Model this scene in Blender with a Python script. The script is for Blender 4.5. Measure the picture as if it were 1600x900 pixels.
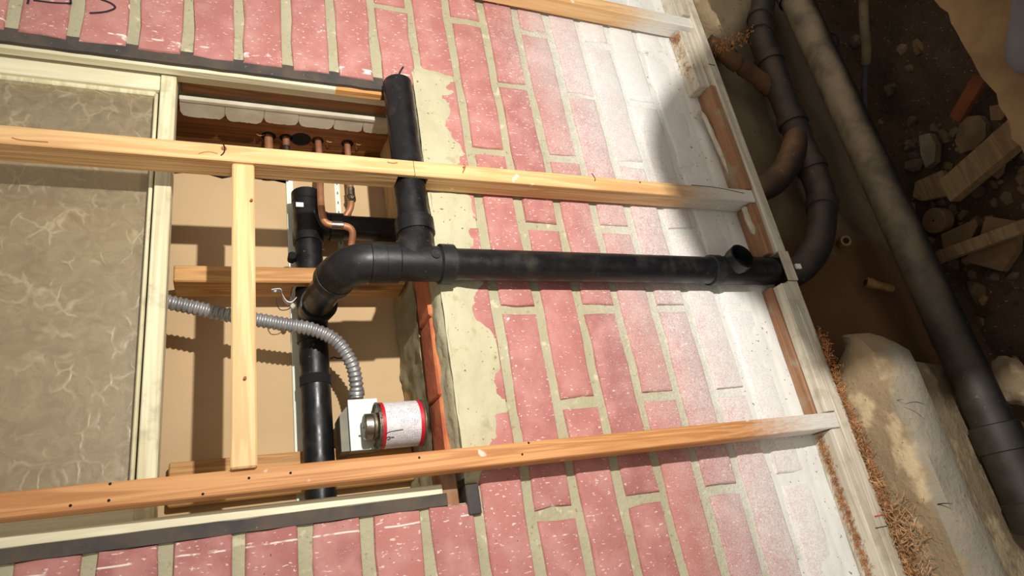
import bpy, bmesh, math, random
from mathutils import Vector, Matrix, noise as mn
random.seed(7)
for o in list(bpy.data.objects): bpy.data.objects.remove(o)
SC = bpy.context.scene
COL = SC.collection
# ------------------------------------------------------------------ frame of the place
# metres.  u = real down (along the studs), v = sideways along the wall, w = out of the brick face towards the room.
# world: X = -v, Y = -w, Z = FL - u   (the photograph was taken with the camera turned on its side)
FL = 1.5
def W3(u, v, w): return Vector((-v, -w, FL - u))
F = 1016.2
CU = (0.91683393, 0.00691645, 0.39920886)
CV = (0.16354388, 0.90561907, -0.39128954)
CW = (0.36423749, -0.42403569, -0.82917114)
D = 0.88
def ray(px, py):
    r = (px - 800.0, py - 450.0, F)
    return [sum(a*b for a, b in zip(r, ax)) for ax in (CU, CV, CW)]
def pw(px, py, w):                       # measured picture point on a plane of known depth -> (u, v, w)
    a = ray(px, py); t = (w - D)/a[2]; return (a[0]*t, a[1]*t, w)
def pu(px, py, u):
    a = ray(px, py); t = u/a[0]; return (u, a[1]*t, D + a[2]*t)
def pv(px, py, v):
    a = ray(px, py); t = v/a[1]; return (a[0]*t, v, D + a[2]*t)

# ------------------------------------------------------------------ camera, light, exposure
cam = bpy.data.objects.new('camera', bpy.data.cameras.new('camera')); COL.objects.link(cam)
cam.data.sensor_width = 36; cam.data.lens = F/1600*36; cam.data.clip_start = .01
def cdir(i):                              # camera axis i (right, down, forward) in world axes
    return W3(CU[i], CV[i], CW[i]) - W3(0, 0, 0)
R, Dn, Fw = cdir(0), cdir(1), cdir(2)
M = Matrix((( R.x, -Dn.x, -Fw.x), (R.y, -Dn.y, -Fw.y), (R.z, -Dn.z, -Fw.z)))
cam.matrix_world = Matrix.Translation(W3(0, 0, D)) @ M.to_4x4()
SC.camera = cam
LAMP = (.2, -.55, 1.0)
world = bpy.data.worlds.new('room_light'); SC.world = world; world.use_nodes = True
world.node_tree.nodes['Background'].inputs[0].default_value = (1.0, .95, .86, 1)
world.node_tree.nodes['Background'].inputs[1].default_value = .54
ld = bpy.data.lights.new('work_lamp', 'SPOT'); ld.energy = 68; ld.spot_size = math.radians(150); ld.spot_blend = 1.0; ld.color = (1.0, .965, .915); ld.shadow_soft_size = .010
lo = bpy.data.objects.new('work_lamp', ld); COL.objects.link(lo); lo.location = W3(*LAMP); lo.rotation_euler = (W3(.62, -.66, 0)-W3(*LAMP)).to_track_quat('-Z', 'Y').to_euler()
SC.view_settings.view_transform = 'Standard'; SC.view_settings.look = 'None'
SC.view_settings.exposure = 0.0; SC.view_settings.gamma = 1.0; SC.view_settings.use_curve_mapping = False

# ------------------------------------------------------------------ materials
def lin(c):
    return tuple(((x/255)/12.92 if x/255 <= .04045 else ((x/255+.055)/1.055)**2.4) for x in c) + (1,)
class NT:
    def __init__(s, name, rough=.8, metal=0):
        s.m = bpy.data.materials.new(name); s.m.use_nodes = True; s.t = s.m.node_tree
        s.b = s.t.nodes['Principled BSDF']; s.b.inputs['Roughness'].default_value = rough; s.b.inputs['Metallic'].default_value = metal
        s.geo = s.t.nodes.new('ShaderNodeNewGeometry'); s.pos = s.geo.outputs['Position']
    def link(s, a, b): s.t.links.new(a, b)
    def put(s, sock, v):
        if hasattr(v, 'is_linked') or isinstance(v, bpy.types.NodeSocket): s.link(v, sock)
        else: sock.default_value = v
    def vmul(s, vec, sc):
        n = s.t.nodes.new('ShaderNodeVectorMath'); n.operation = 'MULTIPLY'; s.put(n.inputs[0], vec); n.inputs[1].default_value = sc; return n.outputs[0]
    def vadd(s, a, b):
        n = s.t.nodes.new('ShaderNodeVectorMath'); n.operation = 'ADD'; s.put(n.inputs[0], a); s.put(n.inputs[1], b); return n.outputs[0]
    def noise(s, scale, detail=3, vec=None, rough=.55, dist=0, color=False):
        n = s.t.nodes.new('ShaderNodeTexNoise'); n.inputs['Scale'].default_value = scale; n.inputs['Detail'].default_value = detail
        n.inputs['Roughness'].default_value = rough; n.inputs['Distortion'].default_value = dist
        s.link(vec or s.pos, n.inputs['Vector']); return n.outputs['Color' if color else 'Fac']
    def voro(s, scale, vec=None, feature='F1', out='Distance'):
        n = s.t.nodes.new('ShaderNodeTexVoronoi'); n.feature = feature; n.inputs['Scale'].default_value = scale
        s.link(vec or s.pos, n.inputs['Vector']); return n.outputs[out]
    def step(s, v, a, b, lo=0., hi=1.):
        n = s.t.nodes.new('ShaderNodeMapRange'); n.interpolation_type = 'SMOOTHSTEP'; s.put(n.inputs[0], v)
        n.inputs[1].default_value = a; n.inputs[2].default_value = b; n.inputs[3].default_value = lo; n.inputs[4].default_value = hi; return n.outputs[0]
    def math(s, op, a, b=0., clamp=False):
        n = s.t.nodes.new('ShaderNodeMath'); n.operation = op; n.use_clamp = clamp; s.put(n.inputs[0], a); s.put(n.inputs[1], b); return n.outputs[0]
    def mix(s, f, a, b):
        n = s.t.nodes.new('ShaderNodeMix'); n.data_type = 'RGBA'; s.put(n.inputs[0], f); s.put(n.inputs[6], a); s.put(n.inputs[7], b); return n.outputs[2]
    def xyz(s, i, vec=None):
        n = s.t.nodes.new('ShaderNodeSeparateXYZ'); s.link(vec or s.pos, n.inputs[0]); return n.outputs[i]
    def rnd(s):
        return s.t.nodes.new('ShaderNodeObjectInfo').outputs['Random']
    def bump(s, h, strength=.4, dist=.002):
        n = s.t.nodes.new('ShaderNodeBump'); n.inputs['Strength'].default_value = strength; n.inputs['Distance'].default_value = dist
        s.link(h, n.inputs['Height']); s.link(n.outputs[0], s.b.inputs['Normal'])
    def col(s, c): s.put(s.b.inputs['Base Color'], c); return s.m

def white_coat(t, c, amount=1.0):
    """overspray of white primer that covers the low part of the wall and everything on it"""
    u = t.math('SUBTRACT', FL, t.xyz(2))
    v = t.math('MULTIPLY', t.xyz(0), -1.)
    # the spray reached further up at one side
    e = t.math('ADD', u, t.math('MULTIPLY', t.math('ADD', v, .5), -.16))
    e = t.math('ADD', e, t.math('MULTIPLY', t.math('SUBTRACT', t.noise(6, 3), .5), .16))
    m = t.step(e, .52, .90)
    sp = t.noise(420, 2)
    sp2 = t.noise(60, 3)
    m = t.math('ADD', m, t.math('MULTIPLY', t.math('SUBTRACT', sp, .5), t.math('MULTIPLY', t.step(e, .42, .75), 1.15)), True)
    m = t.math('ADD', m, t.math('MULTIPLY', t.math('SUBTRACT', sp2, .5), t.math('MULTIPLY', t.step(e, .5, .75), .35)), True)
    m = t.math('MULTIPLY', m, t.step(u, .32, .46))
    m = t.math('MULTIPLY', m, .95*amount)
    return t.mix(m, c, lin((232, 233, 229)))

def m_brick():
    t = NT('painted_brick', .85)
    r = t.rnd()
    c = t.mix(r, lin((178, 116, 107)), lin((160, 102, 98)))
    n = t.noise(22, 4); c = t.mix(t.step(n, .35, .75), c, lin((190, 136, 128)))
    n2 = t.noise(90, 4); c = t.mix(t.step(n2, .62, .8, 0, .55), c, lin((150, 86, 84)))
    # fine horizontal scrape flecks of old white paint
    fl = t.noise(340, 2, t.vmul(t.pos, (1.0, 1.0, .35))); c = t.mix(t.step(fl, .64, .69, 0, .7), c, lin((232, 214, 205)))
    big = t.noise(38, 1); c = t.mix(t.step(big, .765, .78), c, lin((235, 228, 220)))
    pit = t.noise(260, 1); c = t.mix(t.step(pit, .74, .78, 0, .8), c, lin((92, 48, 46)))
    # chalk snap lines beside the window
    v = t.math('MULTIPLY', t.xyz(0), -1.)
    wob = t.math('MULTIPLY', t.math('SUBTRACT', t.noise(9, 2), .5), .008)
    br = t.noise(30, 3)
    u = t.math('SUBTRACT', FL, t.xyz(2))
    for vc, hw, th in ((-.0755, .0014, .46), (-.838, .002, .5), (-.833, .006, .57)):
        dd = t.math('ABSOLUTE', t.math('SUBTRACT', t.math('ADD', v, wob), vc))
        mk = t.math('MULTIPLY', t.step(dd, hw, hw*.4), t.step(br, th, th+.08))
        mk = t.math('MULTIPLY', mk, t.step(u, .32, .29))
        c = t.mix(t.math('MULTIPLY', mk, .85), c, lin((240, 226, 215)))
    c = white_coat(t, c)
    t.bump(t.math('ADD', t.noise(180, 4), t.math('MULTIPLY', t.noise(40, 3), .8)), .5, .0016)
    return t.col(c)
def m_mortar():
    t = NT('cream_mortar', .92)
    c = t.mix(t.noise(14, 4), lin((186, 180, 150)), lin((152, 145, 116)))
    c = t.mix(t.step(t.noise(130, 3), .62, .72, 0, .8), c, lin((138, 126, 92)))
    c = t.mix(t.step(t.noise(55, 4), .6, .7, 0, .6), c, lin((214, 206, 172)))
    c = white_coat(t, c)
    t.bump(t.noise(150, 5), .7, .003)
    return t.col(c)
def m_render():
    t = NT('cement_render', .9)
    c = t.mix(t.noise(9, 4), lin((200, 195, 164)), lin((172, 164, 130)))
    c = t.mix(t.step(t.noise(170, 2), .68, .73), c, lin((110, 98, 62)))
    c = t.mix(t.step(t.noise(34, 5), .58, .7, 0, .55), c, lin((160, 150, 112)))
    t.bump(t.noise(70, 5), .6, .003)
    return t.col(c)
def m_parge():
    t = NT('white_parging', .9)
    c = t.mix(t.noise(10, 5), lin((233, 233, 228)), lin((212, 210, 202)))
    c = t.mix(t.step(t.noise(150, 2), .67, .72, 0, .9), c, lin((120, 112, 98)))
    c = t.mix(t.step(t.noise(40, 3), .66, .72, 0, .5), c, lin((150, 138, 118)))
    t.bump(t.noise(60, 5), .45, .003)
    return t.col(c)
def m_wood(name, a, b, axis, knot=None, coat=0, rough=.65, sc=1., gl=24, dirt=0):
    t = NT(name, rough)
    s = [gl, gl, gl]; s[axis] = 1.1
    rr = t.math('MULTIPLY', t.rnd(), 9.0)
    cmb = t.t.nodes.new('ShaderNodeCombineXYZ')
    for i in range(3): t.link(rr, cmb.inputs[i])
    p = t.vadd(t.vmul(t.pos, tuple(x*sc for x in s)), cmb.outputs[0])
    n = t.noise(1.6, 3, p, .5, .8)
    ring = t.math('SINE', t.math('MULTIPLY', n, 34.0))
    c = t.mix(t.step(ring, -.4, 1.0, 0, .62), a, b)
    c = t.mix(t.step(t.noise(5, 3, p), .45, .7, 0, .5), c, b)
    f = [300, 300, 300]; f[axis] = 9
    c = t.mix(t.step(t.noise(1.0, 2, t.vmul(t.pos, tuple(f))), .5, .75, 0, .3), c, b)
    if knot:
        kp = [9, 9, 9]; kp[axis] = 3.6
        k = t.voro(1.0, t.vadd(t.vmul(t.pos, tuple(kp)), cmb.outputs[0]))
        c = t.mix(t.step(k, .16, .05, 0, .85), c, knot)
    if dirt:
        c = t.mix(t.step(t.noise(26, 4), .5, .7, 0, dirt), c, lin((150, 138, 112)))
    if coat: 
        u = t.math('SUBTRACT', FL, t.xyz(2))
        e = t.math('ADD', u, t.math('MULTIPLY', t.math('SUBTRACT', t.noise(14, 3), .5), .12))
        m = t.step(e, .74, .92, 0, coat)
        m = t.math('ADD', m, t.math('MULTIPLY', t.math('SUBTRACT', t.noise(300, 2, t.vmul(t.pos, (1, 1, .3))), .5), t.step(e, .6, .85, 0, .9)), True)
        m = t.math('MULTIPLY', m, t.step(u, .5, .62))
        c = t.mix(m, c, lin((214, 212, 204)))
        c = t.mix(t.step(t.noise(30, 2), .70, .74, 0, .6), c, lin((236, 226, 210)))
    t.bump(t.math('ADD', ring, t.math('MULTIPLY', t.noise(240, 3), .6)), .15, .0015)
    return t.col(c)
def m_plain(name, c1, c2, scale=12, rough=.8, metal=0, bump=.3, bs=120, specks=None, st=.68, spec=.5, bd=.002):
    t = NT(name, rough, metal)
    c = t.mix(t.step(t.noise(scale, 4), .35, .65), lin(c1), lin(c2))
    if specks: c = t.mix(t.step(t.noise(140, 3), st, st+.05, 0, .9), c, lin(specks))
    if bump: t.bump(t.noise(bs, 4), bump, bd)
    t.b.inputs['Specular IOR Level'].default_value = spec
    return t.col(c)
def m_abs(name='black_plastic', dust=.12, dc=(120, 108, 86), base=(15, 16, 19), rough=.34):
    t = NT(name, rough)
    c = t.mix(t.step(t.noise(26, 4), .48, .8, 0, dust), lin(base), lin(dc))
    c = t.mix(t.step(t.noise(190, 2), .72, .78, 0, dust*2.5), c, lin((170, 165, 150)))
    t.put(t.b.inputs['Roughness'], t.step(t.noise(40, 3), .3, .8, rough-.06, rough+.22))
    t.bump(t.noise(60, 2), .08, .002); t.b.inputs['Specular IOR Level'].default_value = .42
    return t.col(c)
def m_dusty(name, base, dust, amt=.75, lit_fade=False):
    """black pipe with soil dust on the sides that face up, optionally with painted light along it"""
    t = NT(name, .6)
    up = t.xyz(2, t.geo.outputs['Normal'])
    k = t.math('MULTIPLY', t.step(t.math('ADD', up, t.math('MULTIPLY', t.math('SUBTRACT', t.noise(9, 4), .5), 1.0)), -.2, .8), amt)
    if lit_fade: k = t.math('MULTIPLY', k, t.step(t.xyz(0), .1, 1.0, .12, 1.15))  # paler towards one end: light along the pipe painted in with the dust
    k = t.math('MULTIPLY', k, t.step(t.noise(22, 5), .3, .65, .45, 1.))
    c = t.mix(k, lin(base), lin(dust))
    c = t.mix(t.step(t.noise(90, 3), .68, .75, 0, .5), c, lin((150, 125, 90)))
    t.bump(t.noise(120, 3), .15, .002)
    return t.col(c)
def m_soil():
    t = NT('brown_soil', .95)
    c = t.mix(t.noise(7, 6), lin((52, 37, 22)), lin((84, 63, 40)))
    c = t.mix(t.step(t.noise(60, 4), .55, .7, 0, .7), c, lin((44, 30, 18)))
    c = t.mix(t.step(t.noise(160, 2), .68, .73, 0, .8), c, lin((160, 140, 110)))
    t.bump(t.math('ADD', t.noise(30, 6), t.math('MULTIPLY', t.noise(150, 4), .5)), .9, .006)
    return t.col(c)
def m_foundation():
    t = NT('old_concrete', .93)
    c = t.mix(t.noise(6, 6), lin((150, 130, 100)), lin((126, 108, 82)))
    c = t.mix(t.step(t.noise(13, 5), .52, .64, 0, .85), c, lin((190, 170, 134)))
    w_ = t.math('ADD', t.math('MULTIPLY', t.xyz(1), -1.), t.math('MULTIPLY', t.math('SUBTRACT', t.noise(12, 3), .5), .05))
    c = t.mix(t.step(w_, .142, .156, 0, .85), c, lin((134, 127, 112)))
    c = t.mix(t.step(t.noise(120, 3), .66, .72, 0, .7), c, lin((104, 84, 58)))
    t.bump(t.math('ADD', t.noise(26, 6), t.math('MULTIPLY', t.noise(120, 4), .5)), .8, .006)
    return t.col(c)
def m_foundface():
    t = NT('stained_foundation', .95)
    v = t.math('MULTIPLY', t.xyz(0), -1.)
    c = t.mix(t.noise(6, 6), lin((128, 112, 86)), lin((96, 80, 58)))
    st = t.math('ADD', v, t.math('MULTIPLY', t.math('SUBTRACT', t.noise(7, 4), .5), .35))
    c = t.mix(t.step(st, -.62, -.48, 0, .9), c, lin((96, 62, 32)))
    c = t.mix(t.step(t.noise(90, 4), .6, .7, 0, .6), c, lin((84, 62, 40)))
    t.bump(t.noise(40, 6), .7, .006)
    return t.col(c)
def m_glass():
    t = NT('obscure_glass', .2)
    nt = t.t
    p = t.vadd(t.pos, t.vmul(t.noise(16, 3, color=True), (.05, .05, .05)))
    big = t.voro(26, t.vmul(p, (1., 1., 1.5)), 'DISTANCE_TO_EDGE')
    ridge = t.step(big, .09, .0)
    fern = t.noise(34, 5, None, .6, 1.8)
    msk = t.math('MULTIPLY', t.step(t.noise(26, 2), .46, .62), t.step(t.noise(5, 2), .35, .6, .25, 1.))
    h = t.math('ADD', t.math('MULTIPLY', t.math('MULTIPLY', ridge, msk), .7), t.math('MULTIPLY', fern, .9))
    bp = nt.nodes.new('ShaderNodeBump'); bp.inputs['Strength'].default_value = .22; bp.inputs['Distance'].default_value = .003; t.link(h, bp.inputs['Height'])
    tr = nt.nodes.new('ShaderNodeBsdfTransparent'); tr.inputs[0].default_value = (.88, .83, .73, 1)
    df = nt.nodes.new('ShaderNodeBsdfDiffuse'); t.link(bp.outputs[0], df.inputs['Normal']); df.inputs[0].default_value = lin((192, 176, 144))
    gl = nt.nodes.new('ShaderNodeBsdfGlossy'); gl.inputs['Roughness'].default_value = .38; t.link(bp.outputs[0], gl.inputs['Normal'])
    m1 = nt.nodes.new('ShaderNodeMixShader'); t.link(t.math('ADD', t.math('ADD', t.math('MULTIPLY', t.math('MULTIPLY', ridge, msk), .3), .32), t.math('MULTIPLY', t.math('SUBTRACT', fern, .5), .5)), m1.inputs[0]); t.link(tr.outputs[0], m1.inputs[1]); t.link(df.outputs[0], m1.inputs[2])
    m2 = nt.nodes.new('ShaderNodeMixShader'); m2.inputs[0].default_value = .05; t.link(m1.outputs[0], m2.inputs[1]); t.link(gl.outputs[0], m2.inputs[2])
    t.link(m2.outputs[0], nt.nodes['Material Output'].inputs['Surface'])
    return t.m
def m_label():
    t = NT('can_label', .45)
    tc = t.t.nodes.new('ShaderNodeTexCoord').outputs['Object']
    z = t.xyz(2, tc)
    row = t.math('SINE', t.math('MULTIPLY', z, 2600.))
    wrd = t.noise(1.0, 1, t.vmul(tc, (900, 900, 160)))
    blk = t.noise(1.0, 1, t.vmul(tc, (60, 60, 45)))
    k = t.math('MULTIPLY', t.step(row, .1, .5), t.step(wrd, .44, .52))
    k = t.math('MULTIPLY', k, t.step(blk, .36, .44))
    c = t.mix(t.math('MULTIPLY', k, .62), lin((226, 222, 224)), lin((60, 58, 66)))
    c = t.mix(t.step(t.noise(30, 3), .62, .72, 0, .35), c, lin((190, 182, 178)))
    return t.col(c)

BRICK, MORT, REND, PARGE = m_brick(), m_mortar(), m_render(), m_parge()
STUD = m_wood('pine_stud', lin((222, 182, 128)), lin((196, 146, 90)), 2, lin((120, 70, 34)), .93)
STUD2 = m_wood('fir_stud', lin((204, 148, 92)), lin((166, 104, 54)), 2, lin((110, 56, 24)), .93)
BLOCKW = m_wood('pine_block', lin((226, 190, 136)), lin((204, 158, 104)), 0, lin((140, 84, 44)))
INW = m_wood('old_framing', lin((206, 158, 96)), lin((160, 106, 54)), 2, lin((110, 64, 28)))
DKW = m_wood('brown_framing', lin((150, 96, 48)), lin((110, 66, 30)), 2)
CREAM = m_wood('cream_paint', lin((232, 226, 194)), lin((216, 208, 172)), 2, None, 0, .5, 1, 16)
CREAMX = m_wood('cream_paint_worn', lin((226, 219, 184)), lin((198, 186, 146)), 0, None, 0, .55, 1, 22, .5)
RAW = m_wood('bare_orange_wood', lin((224, 168, 104)), lin((192, 128, 66)), 2)
SILLW = m_wood('weathered_sill', lin((190, 160, 112)), lin((158, 128, 86)), 0, None, 0, .8, 1, 18, .4)
DUSTY = m_wood('dusty_plate', lin((206, 198, 180)), lin((176, 164, 142)), 0, None, 0, .9, 1, 20, .5)
RUSTW = m_wood('orange_plate_wood', lin((156, 114, 84)), lin((130, 92, 64)), 0, None, 0, .9, 1, 20, .85)
DRY = m_plain('drywall_paper', (208, 178, 136), (200, 170, 128), 5, .9, 0, .12)
PANEL = m_plain('tan_board', (168, 150, 114), (156, 138, 102), 5, .9, 0, .12)
GREYB = m_plain('reflection_grey', (128, 122, 106), (110, 104, 90), 8, .9, 0, .2)
MINT = m_plain('mint_white', (240, 244, 232), (222, 232, 214), 20, .7, 0, .1)
GYPS = m_plain('plaster', (214, 206, 186), (196, 186, 162), 18, .9, 0, .4, 60)
CAULK = m_plain('dark_caulk', (84, 72, 60), (58, 55, 54), 16, .75, 0, .6, 80, (128, 110, 80), .7)
ABS = m_abs()
ABSF = m_abs('black_fitting', .16, (96, 92, 84), (17, 18, 20), .42)
PIPED = m_dusty('dusty_lit_black_pipe', (16, 15, 16), (160, 140, 110), .85, True)  # soil dust and the pipe's lit stripe, both put into the colour
PIPEB = m_dusty('brown_black_pipe', (30, 25, 24), (96, 74, 54), .6)
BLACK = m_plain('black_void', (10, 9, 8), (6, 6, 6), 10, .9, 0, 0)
COPPER = m_plain('copper', (206, 148, 112), (176, 122, 88), 30, .5, .55, .1)
SOLDER = m_plain('solder', (176, 170, 160), (140, 130, 118), 40, .4, 1, .3)
STEEL = m_plain('galvanised_steel', (170, 170, 170), (148, 148, 150), 40, .42, .6, .1)
TIN = m_plain('dull_tin', (150, 140, 122), (96, 84, 66), 26, .5, .7, .3, 120, (60, 46, 30), .6)
BOXW = m_plain('white_box', (214, 226, 220), (200, 212, 206), 12, .5, .1, .1)
RED = m_plain('red_band', (206, 36, 52), (190, 26, 44), 12, .45, 0, 0)
STICK = m_plain('sticker', (232, 232, 226), (210, 210, 206), 30, .6, 0, 0)
LABEL = m_label()
GLASS = m_glass()
SOIL, FOUND, FFACE = m_soil(), m_foundation(), m_foundface()
ORBRICK = m_plain('raw_brick', (204, 124, 78), (176, 92, 62), 16, .95, 0, .8, 90, (220, 180, 140), .72)
GREYCEM = m_plain('grey_cement', (156, 148, 116), (132, 124, 96), 12, .95, 0, .7, 60, (160, 100, 80), .66)
SAW = m_plain('sawdust', (190, 134, 84), (150, 96, 54), 60, .95, 0, .4)
SHAV = m_plain('wood_shavings', (188, 148, 106), (146, 106, 70), 60, .9, 0, .2)
STONE = m_plain('rubble_stone', (126, 104, 76), (92, 74, 52), 14, .95, 0, .7, 60)
SLABM = m_plain('clay_slab', (124, 96, 66), (100, 76, 50), 10, .9, 0, .4)
ROUGHW = m_wood('rough_offcut', lin((140, 114, 78)), lin((108, 84, 54)), 0, None, 0, .9, 1, 18, .3)
ORANGE = m_plain('orange_lath', (120, 66, 30), (96, 50, 22), 20, .85, 0, .3)
FLOORM = m_plain('dusty_subfloor', (134, 110, 76), (104, 82, 54), 9, .95, 0, .8, 40, (210, 186, 150), .72)
BOOTM = m_plain('grey_rubber', (92, 92, 96), (80, 78, 80), 14, .7, 0, .25, 90)
PLY = m_wood('plywood', lin((190, 150, 100)), lin((160, 118, 72)), 2)
INK = m_plain('black_marker', (26, 20, 30), (34, 26, 38), 60, .7, 0, 0)
PINKM = m_plain('red_marker', (200, 70, 90), (200, 60, 80), 60, .7, 0, 0)
OLDPIPE = m_plain('tan_conduit', (120, 104, 78), (92, 78, 56), 18, .8, 0, .3)
BRASS = m_plain('dull_brass', (150, 116, 66), (116, 86, 48), 26, .6, .4, .3)

# ------------------------------------------------------------------ mesh builder (u, v, w coordinates)
class MB:
    def __init__(s): s.v = []; s.f = []; s.sm = []
    def add(s, vs, fs, smooth=False):
        k = len(s.v); s.v += [tuple(p) for p in vs]; s.f += [tuple(i+k for i in f) for f in fs]; s.sm += [smooth]*len(fs); return s
    def box(s, u0, u1, v0, v1, w0, w1, bev=.0015, jit=0):
        # box with chamfered long edges: 24 points, one per corner and face
        lo, hi = (min(u0, u1), min(v0, v1), min(w0, w1)), (max(u0, u1), max(v0, v1), max(w0, w1))
        b = min(bev, .3*min(hi[i]-lo[i] for i in range(3)))
        pts = {}; vs = []
        for c in range(8):
            sg = [(c >> i) & 1 for i in range(3)]
            for a in range(3):
                p = []
                for i in range(3):
                    x = hi[i] if sg[i] else lo[i]
                    if i != a: x += (-b if sg[i] else b)
                    p.append(x + (random.uniform(-jit, jit) if jit else 0))
                pts[c, a] = len(vs); vs.append(p)
        fs = []
        for a in range(3):
            o = [i for i in range(3) if i != a]
            for sgn in (0, 1):
                cs = []
                for (p, q) in ((0, 0), (1, 0), (1, 1), (0, 1)):
                    cs.append((sgn << a) | (p << o[0]) | (q << o[1]))
                fs.append([pts[c, a] for c in cs])
        for a in range(3):                      # edges parallel to a
            o = [i for i in range(3) if i != a]
            for p in (0, 1):
                for q in (0, 1):
                    c0 = (p << o[0]) | (q << o[1]); c1 = c0 | (1 << a)
                    fs.append([pts[c0, o[0]], pts[c1, o[0]], pts[c1, o[1]], pts[c0, o[1]]])
        for c in range(8): fs.append([pts[c, 0], pts[c, 1], pts[c, 2]])
        return s.add(vs, fs)
    def prism(s, poly, axis, a, b, smooth=False):
        """poly: points in the two other axes (in order), extruded along axis from a to b"""
        o = [i for i in range(3) if i != axis]; n = len(poly); vs = []
        for h in (a, b):
            for p in poly:
                q = [0, 0, 0]; q[o[0]], q[o[1]] = p; q[axis] = h; vs.append(q)
        fs = [list(range(n)), list(range(n, 2*n))] + [[i, (i+1) % n, n+(i+1) % n, n+i] for i in range(n)]
        return s.add(vs, fs, smooth)
    def tube(s, path, rad, seg=20, caps=True, smooth=True):
        P = [Vector(p) for p in path]; n = len(P)
        if not hasattr(rad, '__len__'): rad = [rad]*n
        T = []
        for i in range(n):
            a = P[max(i-1, 0)]; b = P[min(i+1, n-1)]
            if (b-a).length < 1e-7: T.append(T[-1] if T else Vector((1, 0, 0)))
            else: T.append((b-a).normalized())
        ref = Vector((0, 0, 1)) if abs(T[0].z) < .9 else Vector((0, 1, 0))
        X = T[0].cross(ref).normalized(); vs = []
        for i in range(n):
            X = (X - T[i]*X.dot(T[i])).normalized(); Y = T[i].cross(X)
            for k in range(seg):
                t = 2*math.pi*k/seg; vs.append(P[i] + (X*math.cos(t)+Y*math.sin(t))*rad[i])
        fs = [[i*seg+k, i*seg+(k+1) % seg, (i+1)*seg+(k+1) % seg, (i+1)*seg+k] for i in range(n-1) for k in range(seg)]
        if caps: fs += [list(range(seg)), list(range((n-1)*seg, n*seg))]
        return s.add(vs, fs, smooth)
    def turned(s, a, d, prof, seg=28, caps=True):
        """profile of (distance along, radius) about the axis from a in direction d"""
        a = Vector(a); d = Vector(d).normalized()
        return s.tube2([a+d*h for h, r in prof], [r for h, r in prof], d, seg, caps)
    def tube2(s, P, rad, d, seg, caps):
        ref = Vector((0, 0, 1)) if abs(d.z) < .9 else Vector((0, 1, 0)); X = d.cross(ref).normalized(); Y = d.cross(X); vs = []
        for p, r in zip(P, rad):
            for k in range(seg):
                t = 2*math.pi*k/seg; vs.append(p+(X*math.cos(t)+Y*math.sin(t))*r)
        n = len(P)
        fs = [[i*seg+k, i*seg+(k+1) % seg, (i+1)*seg+(k+1) % seg, (i+1)*seg+k] for i in range(n-1) for k in range(seg)]
        if caps: fs += [list(range(seg)), list(range((n-1)*seg, n*seg))]
        return s.add(vs, fs, True)
    def rock(s, c, r, sub=1, rough=.28, seed=0):
        bm = bmesh.new(); bmesh.ops.create_icosphere(bm, subdivisions=sub, radius=1); off = Vector((seed*3.7, seed*1.3, seed*2.1))
        k = {}; vs = []
        for i, v in enumerate(bm.verts):
            f = 1 + rough*mn.noise(v.co*1.4+off)*1.6; k[v] = i
            vs.append((c[0]+v.co.x*f*r[0], c[1]+v.co.y*f*r[1], c[2]+v.co.z*f*r[2]))
        fs = [[k[v] for v in f.verts] for f in bm.faces]; bm.free()
        return s.add(vs, fs, sub > 2)
    def grid(s, us, vs_, fn, smooth=True):
        """fn(a, b) -> (u, v, w) or None"""
        idx = {}; V = []; n = len(us); m = len(vs_)
        for i, a in enumerate(us):
            for j, b in enumerate(vs_):
                idx[i, j] = len(V); V.append(fn(a, b))
        fs = [[idx[i, j], idx[i+1, j], idx[i+1, j+1], idx[i, j+1]] for i in range(n-1) for j in range(m-1)]
        return s.add(V, fs, smooth)
    def build(s, name, mat, parent=None, auto=True, up=None):
        me = bpy.data.meshes.new(name)
        P = [W3(*p) for p in s.v]
        if parent is None:
            lo = Vector((sum(p.x for p in P)/len(P), sum(p.y for p in P)/len(P), min(p.z for p in P)))
        else: lo = ORG[parent.name]
        me.from_pydata([p-lo for p in P], [], s.f); me.update()
        bm = bmesh.new(); bm.from_mesh(me); bmesh.ops.recalc_face_normals(bm, faces=bm.faces)
        if up:                                     # open sheets: make normals face the given world direction
            tot = sum((f.normal*f.calc_area() for f in bm.faces), Vector())
            if tot.dot(Vector(up)) < 0: bmesh.ops.reverse_faces(bm, faces=bm.faces)
        bm.to_mesh(me); bm.free()
        me.polygons.foreach_set('use_smooth', s.sm)
        if auto and any(s.sm): me.set_sharp_from_angle(angle=math.radians(40))
        me.materials.append(mat)
        o = bpy.data.objects.new(name, me); COL.objects.link(o)
        if parent is None: o.location = lo
        else: o.parent = parent
        ORG[o.name] = lo
        return o
ORG = {}
def tag(o, label, cat=None, group=None, kind=None):
    if label: o['label'] = label
    if cat: o['category'] = cat
    if group: o['group'] = group
    if kind: o['kind'] = kind
    return o
def thing(name, base, label, cat, group=None, kind=None):
    o = bpy.data.objects.new(name, None); COL.objects.link(o); o.empty_display_size = .05
    o.location = W3(*base); ORG[o.name] = W3(*base)
    return tag(o, label, cat, group, kind)
def fn3(a, b, c=0, s=1.): return mn.fractal(Vector((a*s, b*s, c*s)), 1., 2., 4)
def lerp(a, b, t): return a+(b-a)*t
def spline(pts, n=8):
    P = [Vector(p) for p in pts]; out = []
    for i in range(len(P)-1):
        p0 = P[max(i-1, 0)]; p1 = P[i]; p2 = P[i+1]; p3 = P[min(i+2, len(P)-1)]
        for k in range(n):
            t = k/n; out.append(.5*((2*p1)+(p2-p0)*t+(2*p0-5*p1+4*p2-p3)*t*t+(3*p1-p0-3*p2+p3)*t**3))
    out.append(P[-1]); return out
def frange(a, b, n): return [a+(b-a)*i/n for i in range(n+1)]

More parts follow.
